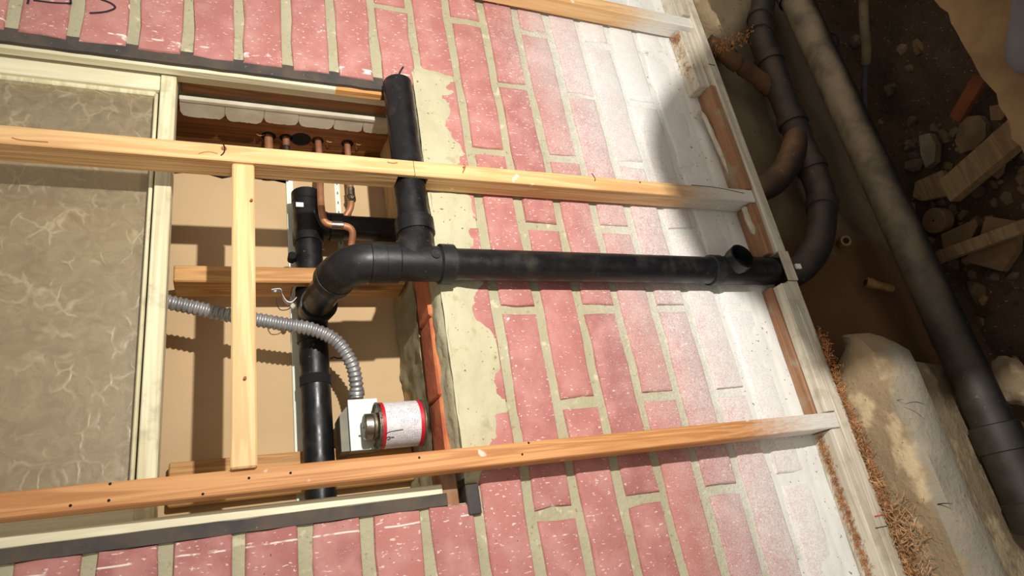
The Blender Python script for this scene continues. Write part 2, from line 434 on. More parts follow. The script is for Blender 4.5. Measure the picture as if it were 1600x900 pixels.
# ================================================================== SETTING: the brick wall
VT, VB, US = -.8185, -.0925, .305            # window opening: top side, bottom side, sill (in v, v, u)
PITCH, U0 = .0757, .391
wall = MB()
def mortar(u, v): return (u, v, -.0042 + .0016*fn3(u, v, 0, 60) + .001*fn3(u, v, 5, 14))
for (ua, ub, va, vb) in ((US, 1.0, -1.55, .45), (-.75, US, -1.55, VT), (-.75, US, VB, .45)):
    nu = max(2, int((ub-ua)/.008)); nv = max(2, int((vb-va)/.012))
    wall.grid(frange(ua, ub, nu), frange(va, vb, nv), mortar)
    wall.box(ua+.0005, ub-.0005, va+.0005, vb-.0005, -.10, -.0062, .0)
wall_o = wall.build('wall_back', MORT, None, up=(0, -1, 0))
tag(wall_o, 'red brick wall with cream mortar, whitened by overspray along its foot', None, None, 'structure')
def brick(u0, u1, v0, v1):
    g = random.uniform(-.0008, .0012)
    us = frange(u0, u1, 2); vs = frange(v0, v1, max(2, int((v1-v0)/.045)))
    ring = [(a, v0) for a in us] + [(u1, b) for b in vs[1:]] + [(a, v1) for a in reversed(us[:-1])] + [(u0, b) for b in reversed(vs[1:-1])]
    cu, cv = (u0+u1)/2, (v0+v1)/2
    def sh(p, inset, w, j):
        du = -math.copysign(inset, p[0]-cu) if abs(p[0]-cu) > (u1-u0)*.49 else 0
        dv = -math.copysign(inset, p[1]-cv) if abs(p[1]-cv) > (v1-v0)*.49 else 0
        return (p[0]+du+random.uniform(-j, j), p[1]+dv+random.uniform(-j, j), w)
    n = len(ring); V = []; jr = [(random.uniform(-.002, .002), random.uniform(-.002, .002)) for _ in ring]
    for inset, w in ((0, -.012), (0.0, -.0035+g), (.0016, -.0008+g), (.005, .0004+g)):
        for p, j in zip(ring, jr):
            q = sh(p, inset, w, 0); V.append((q[0]+j[0], q[1]+j[1], w + random.uniform(-.0003, .0003)))
    fs = [[a*n+i, a*n+(i+1) % n, (a+1)*n+(i+1) % n, (a+1)*n+i] for a in range(3) for i in range(n)] + [[3*n+i for i in range(n)]]
    b = MB().add(V, fs, True); b.build('brick', BRICK, wall_o, up=(0, -1, 0))
S1 = [-1.63, -1.316, -1.002, -.688, -.377, -.0615, .252, .566]
S2 = [-1.79, -1.476, -1.163, -.8495, -.536, -.219, .095, .41, .72]
JW = .0155
for k in range(-12, 8):
    u0, u1 = U0+PITCH*k+JW/2, U0+PITCH*(k+1)-JW/2
    hs = S1 if k % 2 == 0 else S2
    for a, b in zip(hs, hs[1:]):
        v0, v1 = a+JW/2+random.uniform(-.002, .002), b-JW/2+random.uniform(-.002, .002)
        if v1 < -1.35 or v0 > .30: continue
        if k >= -1: segs = [(v0, v1)]
        else:
            segs = []
            if v0 < VT-.02: segs.append((v0, min(v1, VT)))
            if v1 > VB+.01: segs.append((max(v0, VB), v1))
        if k < -1:
            segs = [(s0, s1) for s0, s1 in segs if s1-s0 > .04]
            segs = [(s0, (VT if -.90 < s1 < VT else s1)) for s0, s1 in segs]
            segs = [((VB if s0 < -.03 and s0 > -.12 else s0), s1) for s0, s1 in segs]
        for s0, s1 in segs: brick(u0, u1, s0, s1)
# white parging over the two lowest courses, feathered into the bricks
pg = MB(); pg.grid(frange(.80, .968, 34), frange(-1.5, .4, 150),
    lambda u, v: (u, v, -.006 + .062*(u-.80) + .004*fn3(u, v, 2, 14) - (.0010 if (u-U0) % PITCH < .01 else 0)))
tag(pg.build('parging_coat', PARGE, wall_o, up=(0, -1, 0)), 'white trowelled coat along the foot of the wall')
# cream render smeared up the side of the opening
rd = MB(); rd.grid(frange(US-.004, .380, 30), frange(-.87, -.115, 120),
    lambda u, v: (u, v, .0042 - .11*max(0, u-US-.024) + .0045*fn3(u, v, 3, 18) - .16*max(0, US-u) - .3*max(0, -.84-v) - .3*max(0, v+.145)))
tag(rd.build('render_strip', REND, wall_o, up=(0, -1, 0)), 'cream cement render along the window opening')
# marker strokes on the bricks over the window (cut by the frame of the photograph)
def stroke(px, wdt=.0028, name='marker_stroke', mat=None, w=.0016, par=None):
    P = [Vector(pw(x, y, w)) for x, y in px]; m = MB(); V = []
    P = spline(P, 5)
    for i, p in enumerate(P):
        d = (P[min(i+1, len(P)-1)]-P[max(i-1, 0)]).normalized(); n = Vector((-d.y, d.x, 0))
        for sgn in (-1, 1): 
            q = p+n*sgn*wdt/2; V.append((q.x, q.y, w)); V.append((q.x, q.y, w-.0006))
    f = []
    for i in range(len(P)-1):
        a = 4*i; f += [[a, a+2, a+6, a+4], [a, a+4, a+5, a+1], [a+2, a+3, a+7, a+6], [a+1, a+5, a+7, a+3]]
    m.add(V, f); return m.build(name, mat or INK, par or wall_o)
stroke([(46, -8), (43, 6)]); stroke([(52, 0), (84, 4), (111, 5)]); stroke([(110, -8), (111, 6)])
stroke([(156, -2), (172, 4), (180, 11), (172, 16), (158, 19), (140, 20)])

# ================================================================== SETTING: the window
win = thing('window_1', (US, -.45, -.03), 'cream framed window half glazed with obscure glass, its other half gutted', None, None, 'structure')
def wpart(name, mat, *boxes, bev=.0015, label=None, parent=None):
    m = MB()
    for b in boxes: m.box(*b, bev=bev)
    return tag(m.build(name, mat, parent or win), label)
# dark strip of old caulk between brick and frame, both sides
def strip(name, mat, u0, u1, v0, v1, w0, w1, j):
    n = 40; m = MB(); V = []
    for i in range(n+1):
        u = lerp(u0, u1, i/n)
        V += [(u, v0+j*fn3(u, 0, 1, 30), w1), (u, v1+j*.5*fn3(u, 0, 7, 30), w1+.0008*fn3(u, 0, 2, 40)), (u, v1, w0), (u, v0, w0)]
    f = [[4*i+k, 4*i+(k+1) % 4, 4*i+4+(k+1) % 4, 4*i+4+k] for i in range(n) for k in range(4)] + [[0, 1, 2, 3], [4*n, 4*n+1, 4*n+2, 4*n+3]]
    return m.add(V, f).build(name, mat, win)
strip('caulk_strip', CAULK, -.75, .262, -.826, -.800, -.03, -.003, .003)
strip('caulk_strip', CAULK, -.75, .272, -.1070, -.0915, -.03, .001, .002)
wpart('caulk_strip', CAULK, (.299, .318, -.116, -.075, -.03, .003))
# upper side jamb: brick mould and steps receding into the opening
wpart('brick_mould', CREAM, (-.75, .245, -.8125, -.795, -.026, -.010))
wpart('bare_mould_end', RAW, (.165, .247, -.8127, -.7948, -.0262, -.0097), label='bare orange wood where the cream paint has worn off')
wpart('jamb_step', CREAM, (-.75, .262, -.835, -.803, -.050, -.027))
wpart('jamb_step', CREAM, (-.75, .262, -.840, -.8105, -.055, -.050))
wpart('jamb_board', DKW, (-.075, .285, -.870, -.8125, -.085, -.055))
# lower side jamb
wpart('brick_mould', CREAM, (-.75, .268, -.1205, -.1065, -.030, -.001))
wpart('jamb_board', CREAMX, (-.75, .20, -.119, -.096, -.11, -.03))
wpart('jamb_board', INW, (.20, .268, -.124, -.096, -.11, -.03))
wpart('jamb_board', RUSTW, (.268, .290, -.160, -.082, -.05, -.004), label='broken brown timber end at the foot of the jamb')
# sash with the remaining pane
sash = MB(); sash.box(-.75, -.1015, -.822, -.770, -.066, -.034); 
sash_o = sash.build('sash_rail', CREAM, win)
wpart('sash_rail', CREAM, (-.75, -.10, -.150, -.121, -.066, -.034))
wpart('sash_stile', CREAMX, (-.1005, -.0785, -.806, -.115, -.066, -.030), label='cream stile with cracked alligatored paint')
wpart('putty_bead', CREAMX, (-.75, -.107, -.771, -.763, -.060, -.040))
wpart('putty_bead', CREAMX, (-.1085, -.1035, -.766, -.150, -.060, -.037))
pane = MB().box(-.75, -.106, -.768, -.148, -.054, -.050, .0003).build('glass_pane', GLASS, win)
# sill, raw brick edge and cement of the opening's foot
sl = MB().prism([(.284, -.214), (.292, -.118), (.33, -.118), (.33, -.214)], 1, -.86, -.10)
tag(sl.build('window_sill', SILLW, win), 'weathered tan timber sill')
cm = MB(); cm.grid(frange(-.216, -.098, 14), frange(-.47, -.09, 60),
    lambda w, v: (.2815 + .06*(w+.216) + .005*fn3(w, v, 1, 18) + .002*fn3(w, v, 7, 60), v, w))
tag(cm.build('cement_bed', GREYCEM, win, up=(0, 0, 1)), 'grey cement bed beside the raw brick')
for v0, v1, uu in ((-.83, -.66, .2915), (-.658, -.515, .2920), (-.513, -.385, .2912), (-.383, -.255, .2918), (-.253, -.13, .2913)):
    bk = MB().box(uu, .33, v0, v1, -.102, -.041 + random.uniform(-.001, .001), .003, .0006)
    tag(bk.build('sill_brick', ORBRICK, win), 'raw orange brick edge')
lip = MB(); lip.grid(frange(-.05, .004, 8), frange(-.86, -.125, 90),
    lambda w, v: (.2965 + .05*(w+.05) + .35*max(0, w+.012) + .004*fn3(w, v, 4, 25), v, w))
lip.build('mortar_lip', REND, win, up=(0, 0, 1))

# ================================================================== SETTING: crawl space
gr = MB()
def ground(v, w):
    u = 1.52 + .035*fn3(v, w, 1, 5) + .012*fn3(v, w, 9, 22)
    u -= .16*max(0, min(1, (.05-w)/.12)); return (u, v, w)
gr.grid(frange(-2.3, .9, 150), frange(-.14, 1.3, 70), ground)
tag(gr.build('ground', SOIL, None, up=(0, 0, 1)), 'dark brown dug earth floor of the crawl space', None, None, 'structure')
fd = MB(); fd.grid(frange(.985, 1.62, 40), frange(-2.3, .9, 150),
    lambda u, v: (u, v, -.028 + .014*fn3(u, v, 4, 7) + .05*max(0, u-1.2)))
fd.box(.986, 1.62, -2.3, .9, -.10, -.06, 0)
tag(fd.build('wall_foundation', FFACE, None, up=(0, -1, 0)), 'stained concrete foundation face under the sole plate', None, None, 'structure')
for i, (x, y, r, h) in enumerate(((1205, 165, .02, 0),)): pass

# subfloor with a broken edge over the crawl space
fl = MB(); n = 160; top = []
edge = [(lerp(-1.9, .9, i/n), .475 + .008*fn3(lerp(-1.9, .9, i/n), 0, 3, 9) + .009*fn3(lerp(-1.9, .9, i/n), 4, 3, 45)) for i in range(n+1)]
poly = edge + [(.9, 1.7), (-1.9, 1.7)]
fl.prism(poly, 0, 1.0, 1.022)
tag(fl.build('floor', FLOORM, None), 'dusty tan subfloor with a ragged edge over the crawl space', None, None, 'structure')

# ================================================================== new stud framing in front of the bricks
SF, SB = .048, .008
m = MB(); m.box(-.75, .243, -.6165, -.5885, SB, SF-.0086, .0005); m.box(-.75, .971, -.6165, -.5885, SF-.009, SF, .0015); m.box(.292, .971, -.6165, -.5885, SB, SF-.0086, .0005)
st1 = tag(m.build('wall_stud', STUD, None), 'pale pine stud notched over the upright black pipe, joined by the short cross block', 'stud', 'studs in front of the brick wall')
k = MB(); k.box(.268, .2688, -.6165, -.5885, SF-.004, SF+.0002, 0); k.build('saw_kerf', BLACK, st1)
for (x, y, r) in ((350, 232, .0045), (725, 262, .003), (1000, 285, .0025)):
    c = pw(x, y, SF); MB().turned((c[0], c[1], SF-.002), (0, 0, 1), ((0, r), (.0022, r*.9)), 10).build('knot', DKW, st1)
def f2(u): return .024 + (u+.75)/1.721*.028
m = MB(); V = []
for u_, a_, b_, w0_, w1_ in ((-.75, -.1610, -.1335, .0045, .024), (.971, -.1565, -.1295, .008, .052)):
    V += [(u_, a_, w0_), (u_, b_, w0_), (u_, b_, w1_-.0015), (u_, b_-.0015, w1_), (u_, a_+.0015, w1_), (u_, a_, w1_-.0015)]
m.add(V, [list(range(6)), list(range(6, 12))] + [[i, (i+1) % 6, 6+(i+1) % 6, 6+i] for i in range(6)])
st2 = tag(m.build('wall_stud', STUD2, None), 'orange grained fir stud with nail holes running below the primer can', 'stud', 'studs in front of the brick wall')
for (x, y) in ((172, 756), (170, 782), (317, 772), (389, 747), (454, 739), (655, 715), (816, 710), (826, 692), (110, 790)):
    c = pw(x, y, f2(pw(x, y, .04)[0])); MB().turned((c[0], c[1], c[2]-.002), (0, 0, 1), ((0, .0016), (.0023, .0016)), 8).build('nail_hole', BLACK, st2)
m = MB(); m.box(.20, .992, -1.086, -1.057, SB, SF, .002)
st3 = tag(m.build('wall_stud', STUD, None), 'stud at the upper edge of the picture with a white painted foot', 'stud', 'studs in front of the brick wall')
m = MB(); m.box(.003, .0325, -.5883, -.1588, SB, SF-.004, .002)
bl = tag(m.build('cross_block', BLOCKW, None), 'short pale block nailed between two pine studs before the window hole', 'block')
for (x, y) in ((393, 312), (383, 590)):
    c = pw(x, y, SF); MB().turned((c[0], c[1], SF-.002), (0, 0, 1), ((0, .002), (.0023, .002)), 8).build('knot', DKW, bl)
stroke([(348, 224), (351, 230), (350, 238), (345, 243)], .0018, 'wood_check', BLACK, SF+.0003, st1); stroke([(724, 256), (727, 260), (723, 270)], .002, 'wood_check', DKW, SF+.0003, st1)
stroke([(310, 240), (325, 237), (340, 240)], .0012, 'wood_check', DKW, SF+.0003, st1); stroke([(605, 253), (614, 255), (621, 254)], .002, 'wood_check', DKW, SF+.0003, st1)
stroke([(925, 271), (930, 279), (929, 283)], .0014, 'wood_check', BLACK, SF+.0003, st1); stroke([(1080, 289), (1120, 293), (1163, 302)], .0012, 'wood_check', BLACK, SF+.0003, st1)
stroke([(18, 215), (35, 219), (75, 222)], .0014, 'wood_check', DKW, SF+.0003, st1)
# sole plate: lower board is notched round the drain
pl = thing('sole_plate', (.996, -.4, .03), 'long dusty grey plate board that the studs stand on', 'plate')
MB().box(.9725, .996, -1.65, -.472, .001, .054, .0015).build('lower_board', DUSTY, pl)
MB().box(.9725, .996, -.472, -.410, .0535, .0575, .0008).build('lower_board', DUSTY, pl)
MB().box(.9725, .996, -.410, .45, .001, .054, .0015).build('lower_board', DUSTY, pl)
for c in ((1370, 806), ):
    a = Vector(pw(1367, 807, .0545)); b = Vector(pw(1380, 804, .0545)); tag(MB().tube([a, b], .0011, 6).build('marker_stroke', PINKM, pl), 'red pencil mark')
    a = Vector(pw(1368, 825, .0545)); b = Vector(pw(1386, 822, .0545)); MB().tube([a, b], .0006, 6).build('marker_stroke', INK, pl)
a = Vector(pw(1107, 100, .0545)); b = Vector(pw(1117, 102, .0545)); MB().tube([a, b], .0007, 6).build('marker_stroke', INK, pl)
def filler(v0, v1, w1, mat, label, u0=.951, w0=.0045):
    return tag(MB().box(u0, .9722, v0, v1, w0, w1, .0015).build('filler_strip', mat, None), label, 'timber strip')
filler(-.128, .45, .053, DUSTY, 'grey filler strip under a trail of sawdust, beyond the orange stud')
filler(-.408, -.158, .030, RUSTW, 'rusty brown strip on the plate between the pipe foot and the orange stud', .949)
tag(MB().box(.953, .9722, -.405, -.158, .0305, .0535, .0015).build('filler_strip', DUSTY, None), 'pale front strip on the plate between the pipe foot and the orange stud', 'timber strip')
filler(-.586, -.472, .046, RUSTW, 'orange brown strip on the plate beside the white painted root', .955)
filler(-.885, -.619, .050, RUSTW, 'reddish strip of plate between the dusty short block and the pine stud', .958)
bk = tag(MB().box(.936, .9722, -1.05, -.886, .002, .040, .002).build('plate_block', DUSTY, None), 'short dusty block lying on the plate against the white wall', 'block')
tag(MB().box(.951, .9722, -1.65, -1.09, .001, .053, .0015).build('filler_strip', DUSTY, None), 'white dusted strip on the plate above the third stud', 'timber strip')
# white painted stick and root like lump lying in the corner of wall and plate
P = [pw(*p, .016) for p in ((1088, 176), (1100, 182), (1118, 222), (1136, 262), (1150, 292))]
tag(MB().tube(spline(P, 5), [.0052+.0016*fn3(i, 2, 3, .8) for i in range(21)], 10).build('painted_stick', DUSTY, None), 'thin white painted stick lying along the plate above the pine stud', 'stick')
P = [pw(*p, .030) for p in ((1163, 325), (1170, 346), (1180, 362), (1192, 373), (1203, 374))]
tag(MB().tube(spline(P, 5), [.0055+.005*i/20+.002*fn3(i, 2, 9, .6) for i in range(21)], 12).build('painted_root', DUSTY, None), 'stubby white painted lump lying below the foot of the pine stud', 'stick')

# sawdust trails and shavings (nobody could count them)
def curls(name, mat, spots, n, size, label, w_up, thin=.16):
    m = MB()
    for i in range(n):
        a, b, s = random.choice(spots); t = random.random()
        c = Vector(a).lerp(Vector(b), t) + Vector((random.gauss(0, s*.25), random.gauss(0, s), random.gauss(0, s)))
        c.x = min(c.x, w_up - .001) if w_up else c.x
        L = size*random.uniform(.4, 1.6); th = random.uniform(0, 6.28); d = Vector((random.uniform(-.35, .1), math.cos(th), math.sin(th)))
        sd_ = Vector((random.uniform(-.6, .6), -math.sin(th), math.cos(th))); cv = random.uniform(-.5, .5)*L; wd = L*thin
        p = []
        for q in range(4):
            x = q/3-.5; e = c + d*L*x + sd_*cv*(1-4*x*x) + Vector((-L*.2*(1-4*x*x), 0, 0)); tw = Vector((wd*random.uniform(-.6, .6), 0, 0)) + sd_*wd*.5
            p += [e-tw, e+tw]
        m.add(p, [[0, 1, 3, 2], [2, 3, 5, 4], [4, 5, 7, 6]])
    return tag(m.build(name, mat, None), label, 'shavings', None, 'stuff')
curls('sawdust', SAW, [((.949, -.125, .022), (.949, .40, .028), .005)], 2600, .0042, 'trail of orange sawdust lying along the filler strip', .950)
curls('sawdust', SAW, [((.934, -1.04, .02), (.934, -.90, .03), .009), ((.934, -1.05, .012), (.935, -1.03, .03), .006)], 260, .005, 'sawdust on the short dusty block', .9355)

# ================================================================== framing behind the window
def framing(name, mat, label, *boxes):
    m = MB()
    for b in boxes: m.box(*b, bev=.002)
    return tag(m.build(name, mat, None), label, 'framing', 'old studs behind the window')
framing('inner_stud', INW, 'inner stud behind the window crossed by the black waste pipe', (-.0785, .285, -.512, -.484, -.1485, -.130), (-.0785, .098, -.5119, -.4841, -.190, -.147), (.162, .285, -.5119, -.4841, -.190, -.147))
framing('inner_stud', INW, 'inner stud behind the window near the orange fir stud', (-.0785, .283, -.222, -.160, -.215, -.196))
o = framing('inner_stud', DKW, 'dark brown inner stud pierced by the copper tubes', (-.75, .30, -.865, -.820, -.245, -.135))
for (x, r) in ((.067, .0135), (.0985, .012), (.126, .019), (.157, .0115), (.214, .012)):
    MB().turned((x, -.8206, -.19), (0, 1, 0), ((0, r), (.0012, r)), 18).build('bored_hole', BLACK, o)
for (x, s) in ((.045, 1), (.172, 1), (.186, -1), (.228, 1)):
    P = [(x, -.819, -.185), (x+.006*s, -.813, -.182), (x+.014*s, -.817, -.184)]
    MB().tube(spline(P, 4), .0009, 5).build('wood_splinter', INW, o)
# plaster keys hanging from the lath edge
pk = thing('plaster_edge', (.1, -.84, -.12), 'white plaster edge with scalloped keys above the copper tubes', 'plaster')
MB().box(-.0785, .285, -.8085, -.8005, -.094, -.086, .001).build('plaster_lip', GYPS, pk)
x = -.0785
for wd in (.070, .064, .058, .064, .052, .056):
    a, b = x+.0003, min(x+wd-.0003, .2845); nn = 16; dk = random.uniform(.034, .040); nt = random.choice((.15, .3, .5))
    pts = [(a, -.0945)] + [(lerp(a, b, i/nn), -.0945 - dk*(1-nt*abs(2*i/nn-1)**10) + .002*random.random()) for i in range(nn+1)] + [(b, -.0945)]
    MB().prism(pts, 1, -.814, -.8018 + random.uniform(-.001, .001)).build('plaster_key', GYPS, pk); x += wd
# drywall sheets
def sheet(name, mat, u0, u1, vt, vb, w0, w1, label, rag=.0):
    n = 46; top = []
    for i in range(n+1):
        u = lerp(u0, u1, i/n); top.append((u, vt + rag*(fn3(u, 0, 2, 26) + .6*fn3(u, 1, 5, 70))))
    m = MB().prism(top+[(u1, vb), (u0, vb)], 2, w0, w1)
    return tag(m.build(name, mat, None), label, 'wallboard')
d1 = sheet('drywall_sheet', DRY, -.75, .098, -.742, .05, -.232, -.220, 'beige backed drywall sheet behind the cross block', .011)
d2 = sheet('drywall_sheet', DRY, .112, .36, -.80, .05, -.234, -.222, 'beige backed drywall sheet behind the junction box', .0)
tag(MB().box(.0985, .1115, -.80, .05, -.2245, -.218, .001).build('joint_strip', MINT, None), 'mint white strip between the two drywall sheets', 'strip')
tag(MB().box(.188, .1985, -.80, -.575, -.2215, -.2195, .0005).build('marking_strip', MINT, None), 'short pale strip dotted with dark marks beside the copper tube', 'strip')
ms = bpy.data.objects['marking_strip']
for i in range(9):
    v = -.79+.022*i; MB().box(.1925, .1942, v, v+.006, -.2196, -.2192, 0).build('mark', INK, ms)
tag(MB().box(-.78, .42, -.95, .10, -.275, -.268, .001).build('cavity_shade_sheet', BLACK, None), 'black sheet standing in for the shade of the wall cavity', 'wallboard')  # black sheet put in for the darkness of the cavity
tag(MB().box(-.75, -.083, -.715, -.10, -.112, -.106, .001).build('tan_backing', PANEL, None), 'tan board standing close behind the obscure glass', 'wallboard')
tag(MB().box(-.75, -.083, -.815, -.716, -.122, -.116, .001).build('reflection_sheet', GREYB, None), 'grey sheet standing in for a reflection in the upper strip of obscure glass', 'wallboard')  # added sheet, its grey imitates a reflection in the glass

# ================================================================== black drain pipes
RP = .0252
dr = thing('drain_assembly', (.97, -.4415, .028), 'glued black plastic drain with elbow, side branch and pipe down the brick wall', 'drain pipe')
vC, wC = -.4415, .0285
MB().tube([(.30, vC, wC), (.60, vC, wC), (.968, vC+.001, wC)], RP, 32).build('down_pipe', ABS, dr)
# lower fitting with an open hub towards the room
lf = MB(); lf.turned((.814, vC, wC), (1, 0, 0), ((0, .0268), (.001, .0288), (.020, .0288), (.022, .0268), (.135, .0268), (.152, .0262), (.158, .022)), 32).build('lower_fitting', ABSF, dr)
MB().turned((.862, vC-.004, wC+.002), (.03, -.12, 1), ((0, .0225), (.022, .0235), (.023, .0255), (.0405, .0255), (.041, .0245), (.041, .0215), (.015, .0205), (.015, .001)), 32, False).build('open_hub', ABSF, dr)
MB().tube([(.90, -.462, .022), (1.03, -.462, .020), (1.09, -.455, .015)], .0135, 20).build('tail_pipe', ABS, dr)
# side branch fitting (tee) and its collars
te = MB().turned((.210, vC, wC), (1, 0, 0), ((0, .0272), (.0005, .0308), (.020, .0308), (.022, .0276), (.082, .0276), (.085, .0312), (.106, .0312), (.1065, .0262)), 36)
P = spline([(.248, vC, wC), (.256, -.462, wC-.002), (.264, -.480, .022), (.2665, -.500, .018), (.2675, -.512, .0165)], 5)
te.tube(P, .0272, 28)
teo = te.build('sanitary_tee', ABSF, dr)
MB().turned((.2672, -.496, .0175), (.003, -1, -.03), ((0, .0272), (.001, .0308), (.026, .0308), (.027, .0262)), 32).build('hub', ABSF, teo)
MB().turned((.283, vC, wC), (0, -.1, 1), ((.0255, .008), (.0288, .0075)), 20).build('mould_mark', ABSF, teo)
for a in (.208, .317): MB().turned((a, vC, wC), (1, 0, 0), ((0, .0264), (.0035, .0264)), 28).build('cement_bead', ABS, teo)
MB().tube([(.2675, -.515, .0165), (.268, -.66, .0145), (.2685, -.803, .0125)], RP, 32).build('side_pipe', ABS, dr)
tag(MB().tube(spline([(.2665, -.800, .034), (.268, -.808, .035), (.2755, -.822, .036)], 4), .0016, 6).build('plastic_burr', ABS, dr), 'curl of plastic left on the cut pipe end')
# elbow turning back into the wall
P = spline([(.212, vC, wC), (.193, vC, wC), (.170, vC+.001, .022), (.154, vC+.002, .004), (.146, vC+.002, -.020)], 7)
eb = MB().tube(P, [.0298]*len(P), 32); eb.turned((.188, vC, wC), (1, 0, 0), ((0, .0292), (.001, .0312), (.022, .0312), (.023, .028)), 32)
ebo = eb.build('elbow', ABSF, dr)
MB().turned((.1475, vC+.002, -.014), (-.2, .0, -1), ((0, .0294), (.001, .0308), (.016, .0306), (.017, .026)), 32).build('hub', ABSF, ebo)
MB().tube([(.146, vC+.002, -.020), (.137, -.443, -.08), (.131, -.445, -.150)], RP, 28).build('link_pipe', ABS, dr)
# level waste pipe inside the wall
uI, wI = .1295, -.172
MB().tube([(uI-.001, -.60, wI), (uI, -.35, wI), (uI, -.06, wI)], .0235, 28).build('waste_pipe', ABS, dr)
t1 = MB().turned((uI-.001, -.684, wI), (0, 1, 0), ((0, .001), (0, .0215), (.001, .0262), (.020, .0262), (.0215, .0248), (.080, .0248), (.082, .0262), (.104, .0262), (.105, .0238)), 32)
P = spline([(uI+.002, -.640, wI), (uI+.018, -.626, wI), (uI+.036, -.618, wI), (uI+.050, -.616, wI)], 5); t1.tube(P, .0232, 24)
t1o = t1.build('sanitary_tee', ABSF, dr)
MB().turned((uI+.036, -.616, wI), (1, 0, 0), ((0, .0235), (.001, .0262), (.024, .0262), (.025, .022)), 28).build('hub', ABSF, t1o)
s = MB(); s.box(.1075, .1205, -.650, -.641, wI+.0215, wI+.0242, .0004); tag(s.build('sticker', STICK, t1o), 'small white sticker')
MB().tube([(uI+.055, -.616, wI), (uI+.17, -.615, wI)], .0225, 24).build('branch_pipe', ABS, dr)
t2 = MB().turned((uI, -.492, wI), (0, 1, 0), ((0, .0236), (.001, .0262), (.022, .0262), (.023, .025), (.075, .025), (.076, .0264), (.098, .0264), (.099, .0236)), 32).build('sanitary_tee', ABSF, dr)
MB().turned((.1318, -.4448, -.160), (.10, .03, 1), ((0, .027), (.022, .029), (.036, .0300), (.0365, .026)), 32).build('hub', ABSF, t2)
MB().turned((uI, -.335, wI), (0, 1, 0), ((0, .0236), (.0005, .0246), (.016, .0246), (.0165, .0236)), 28).build('sleeve', BLACK, dr)
# steel hanger strap and its wire on the inner stud
hs = thing('pipe_strap', (.09, -.47, -.13), 'bent steel pipe strap hanging from the inner stud', 'strap')
P = [pw(*p, -.128) for p in ((424, 454), (438, 453), (441, 462), (448, 472), (456, 473), (463, 466))]
sp = spline(P, 4); m = MB(); V = []
for p in sp: V += [(p.x, p.y, p.z-.006), (p.x, p.y, p.z+.006), (p.x, p.y+.0016, p.z+.006), (p.x, p.y+.0016, p.z-.006)]
m.add(V, [[4*i+k, 4*i+(k+1) % 4, 4*i+4+(k+1) % 4, 4*i+4+k] for i in range(len(sp)-1) for k in range(4)] + [[0, 1, 2, 3], [4*len(sp)-4+k for k in range(4)]]).build('strap_band', STEEL, hs)
c = pw(430, 455, -.121); MB().turned(c, (0, 0, 1), ((0, .003), (.002, .003), (.003, .0015)), 10).build('screw', STEEL, hs)
tag(MB().tube(spline([pw(*p, -.135) for p in ((432, 466), (433, 476), (438, 484), (448, 484), (455, 480))], 5), .0008, 6).build('loose_wire', INK, None), 'thin loop of loose dark wire under the pipe strap', 'wire')
c = pw(458, 478, -.13); tag(MB().rock((c[0], c[1], c[2]), (.004, .005, .004), 2, .3, 4).build('foam_blob', GYPS, None), 'tiny pale blob beside the pipe strap', 'blob')
tag(MB().tube(spline([pw(*p, -.16) for p in ((516, 561), (522, 558), (528, 560), (540, 559))], 4), .0011, 6).build('black_wire', INK, None), 'black twist of wire right of the upright waste pipe', 'wire')
c = pw(456, 402, -.17); tag(MB().turned(c, (0, 0, 1), ((-.01, .007), (.008, .007), (.009, .004)), 12).build('black_clip', BLACK, None), 'small black clip left of the upper waste fitting', 'clip')

# ================================================================== copper tubes
def copper(path, r, label, joints=()):
    t = tag(MB().tube(spline(path, 6), r, 16).build('copper_tube', COPPER, None), label, 'copper pipe', 'copper tubes behind the window')
    for c, d, rr, L in joints: MB().turned(c, d, ((0, rr*.8), (.001, rr), (L, rr), (L+.001, rr*.8)), 16).build('solder_joint', SOLDER, t)
copper([(.067, -.86, -.19), (.067, -.79, -.19), (.067, -.735, -.19)], .0078, 'leftmost and thickest copper tube above the pine stud')
copper([(.0985, -.86, -.19), (.0985, -.79, -.19), (.0985, -.735, -.19)], .0066, 'second copper tube, close beside the thickest one', [((.0985, -.80, -.19), (0, 1, 0), .0074, .018)])
copper([(.157, -.86, -.19), (.1565, -.75, -.175), (.149, -.66, -.138), (.147, -.607, -.115), (.152, -.589, -.112), (.165, -.585, -.112), (.188, -.584, -.114), (.197, -.576, -.120), (.196, -.560, -.135)], .0062, 'long copper tube that bends in front of the black waste fitting',
       [((.160, -.5853, -.112), (1, 0, 0), .0068, .02)])
copper([(.214, -.86, -.19), (.2135, -.76, -.19), (.2135, -.70, -.19), (.211, -.672, -.19), (.202, -.655, -.192), (.192, -.640, -.196)], .0062, 'rightmost copper tube with a lumpy solder joint',
       [((.2135, -.715, -.19), (0, 1, 0), .0075, .03)])
b = MB().rock((.2135, -.690, -.186), (.008, .010, .008), 2, .35, 8).build('solder_blob', SOLDER, bpy.data.objects['copper_tube.003'])

# ================================================================== flexible metal conduit and its box
P = [(-.12, -.449, -.104)] + [pw(*p) for p in ((262, 472, -.104), (300, 480, -.106), (355, 492, -.108), (440, 506, -.110), (490, 515, -.112), (525, 533, -.116), (548, 565, -.124), (556, 595, -.134), (557.5, 618, -.145))]
sp = spline(P, 30); rads = []; L = 0
for i, p in enumerate(sp):
    if i: L += (p-sp[i-1]).length
    rads.append(.0102 + .0016*math.sin(L*2*math.pi/.0076))
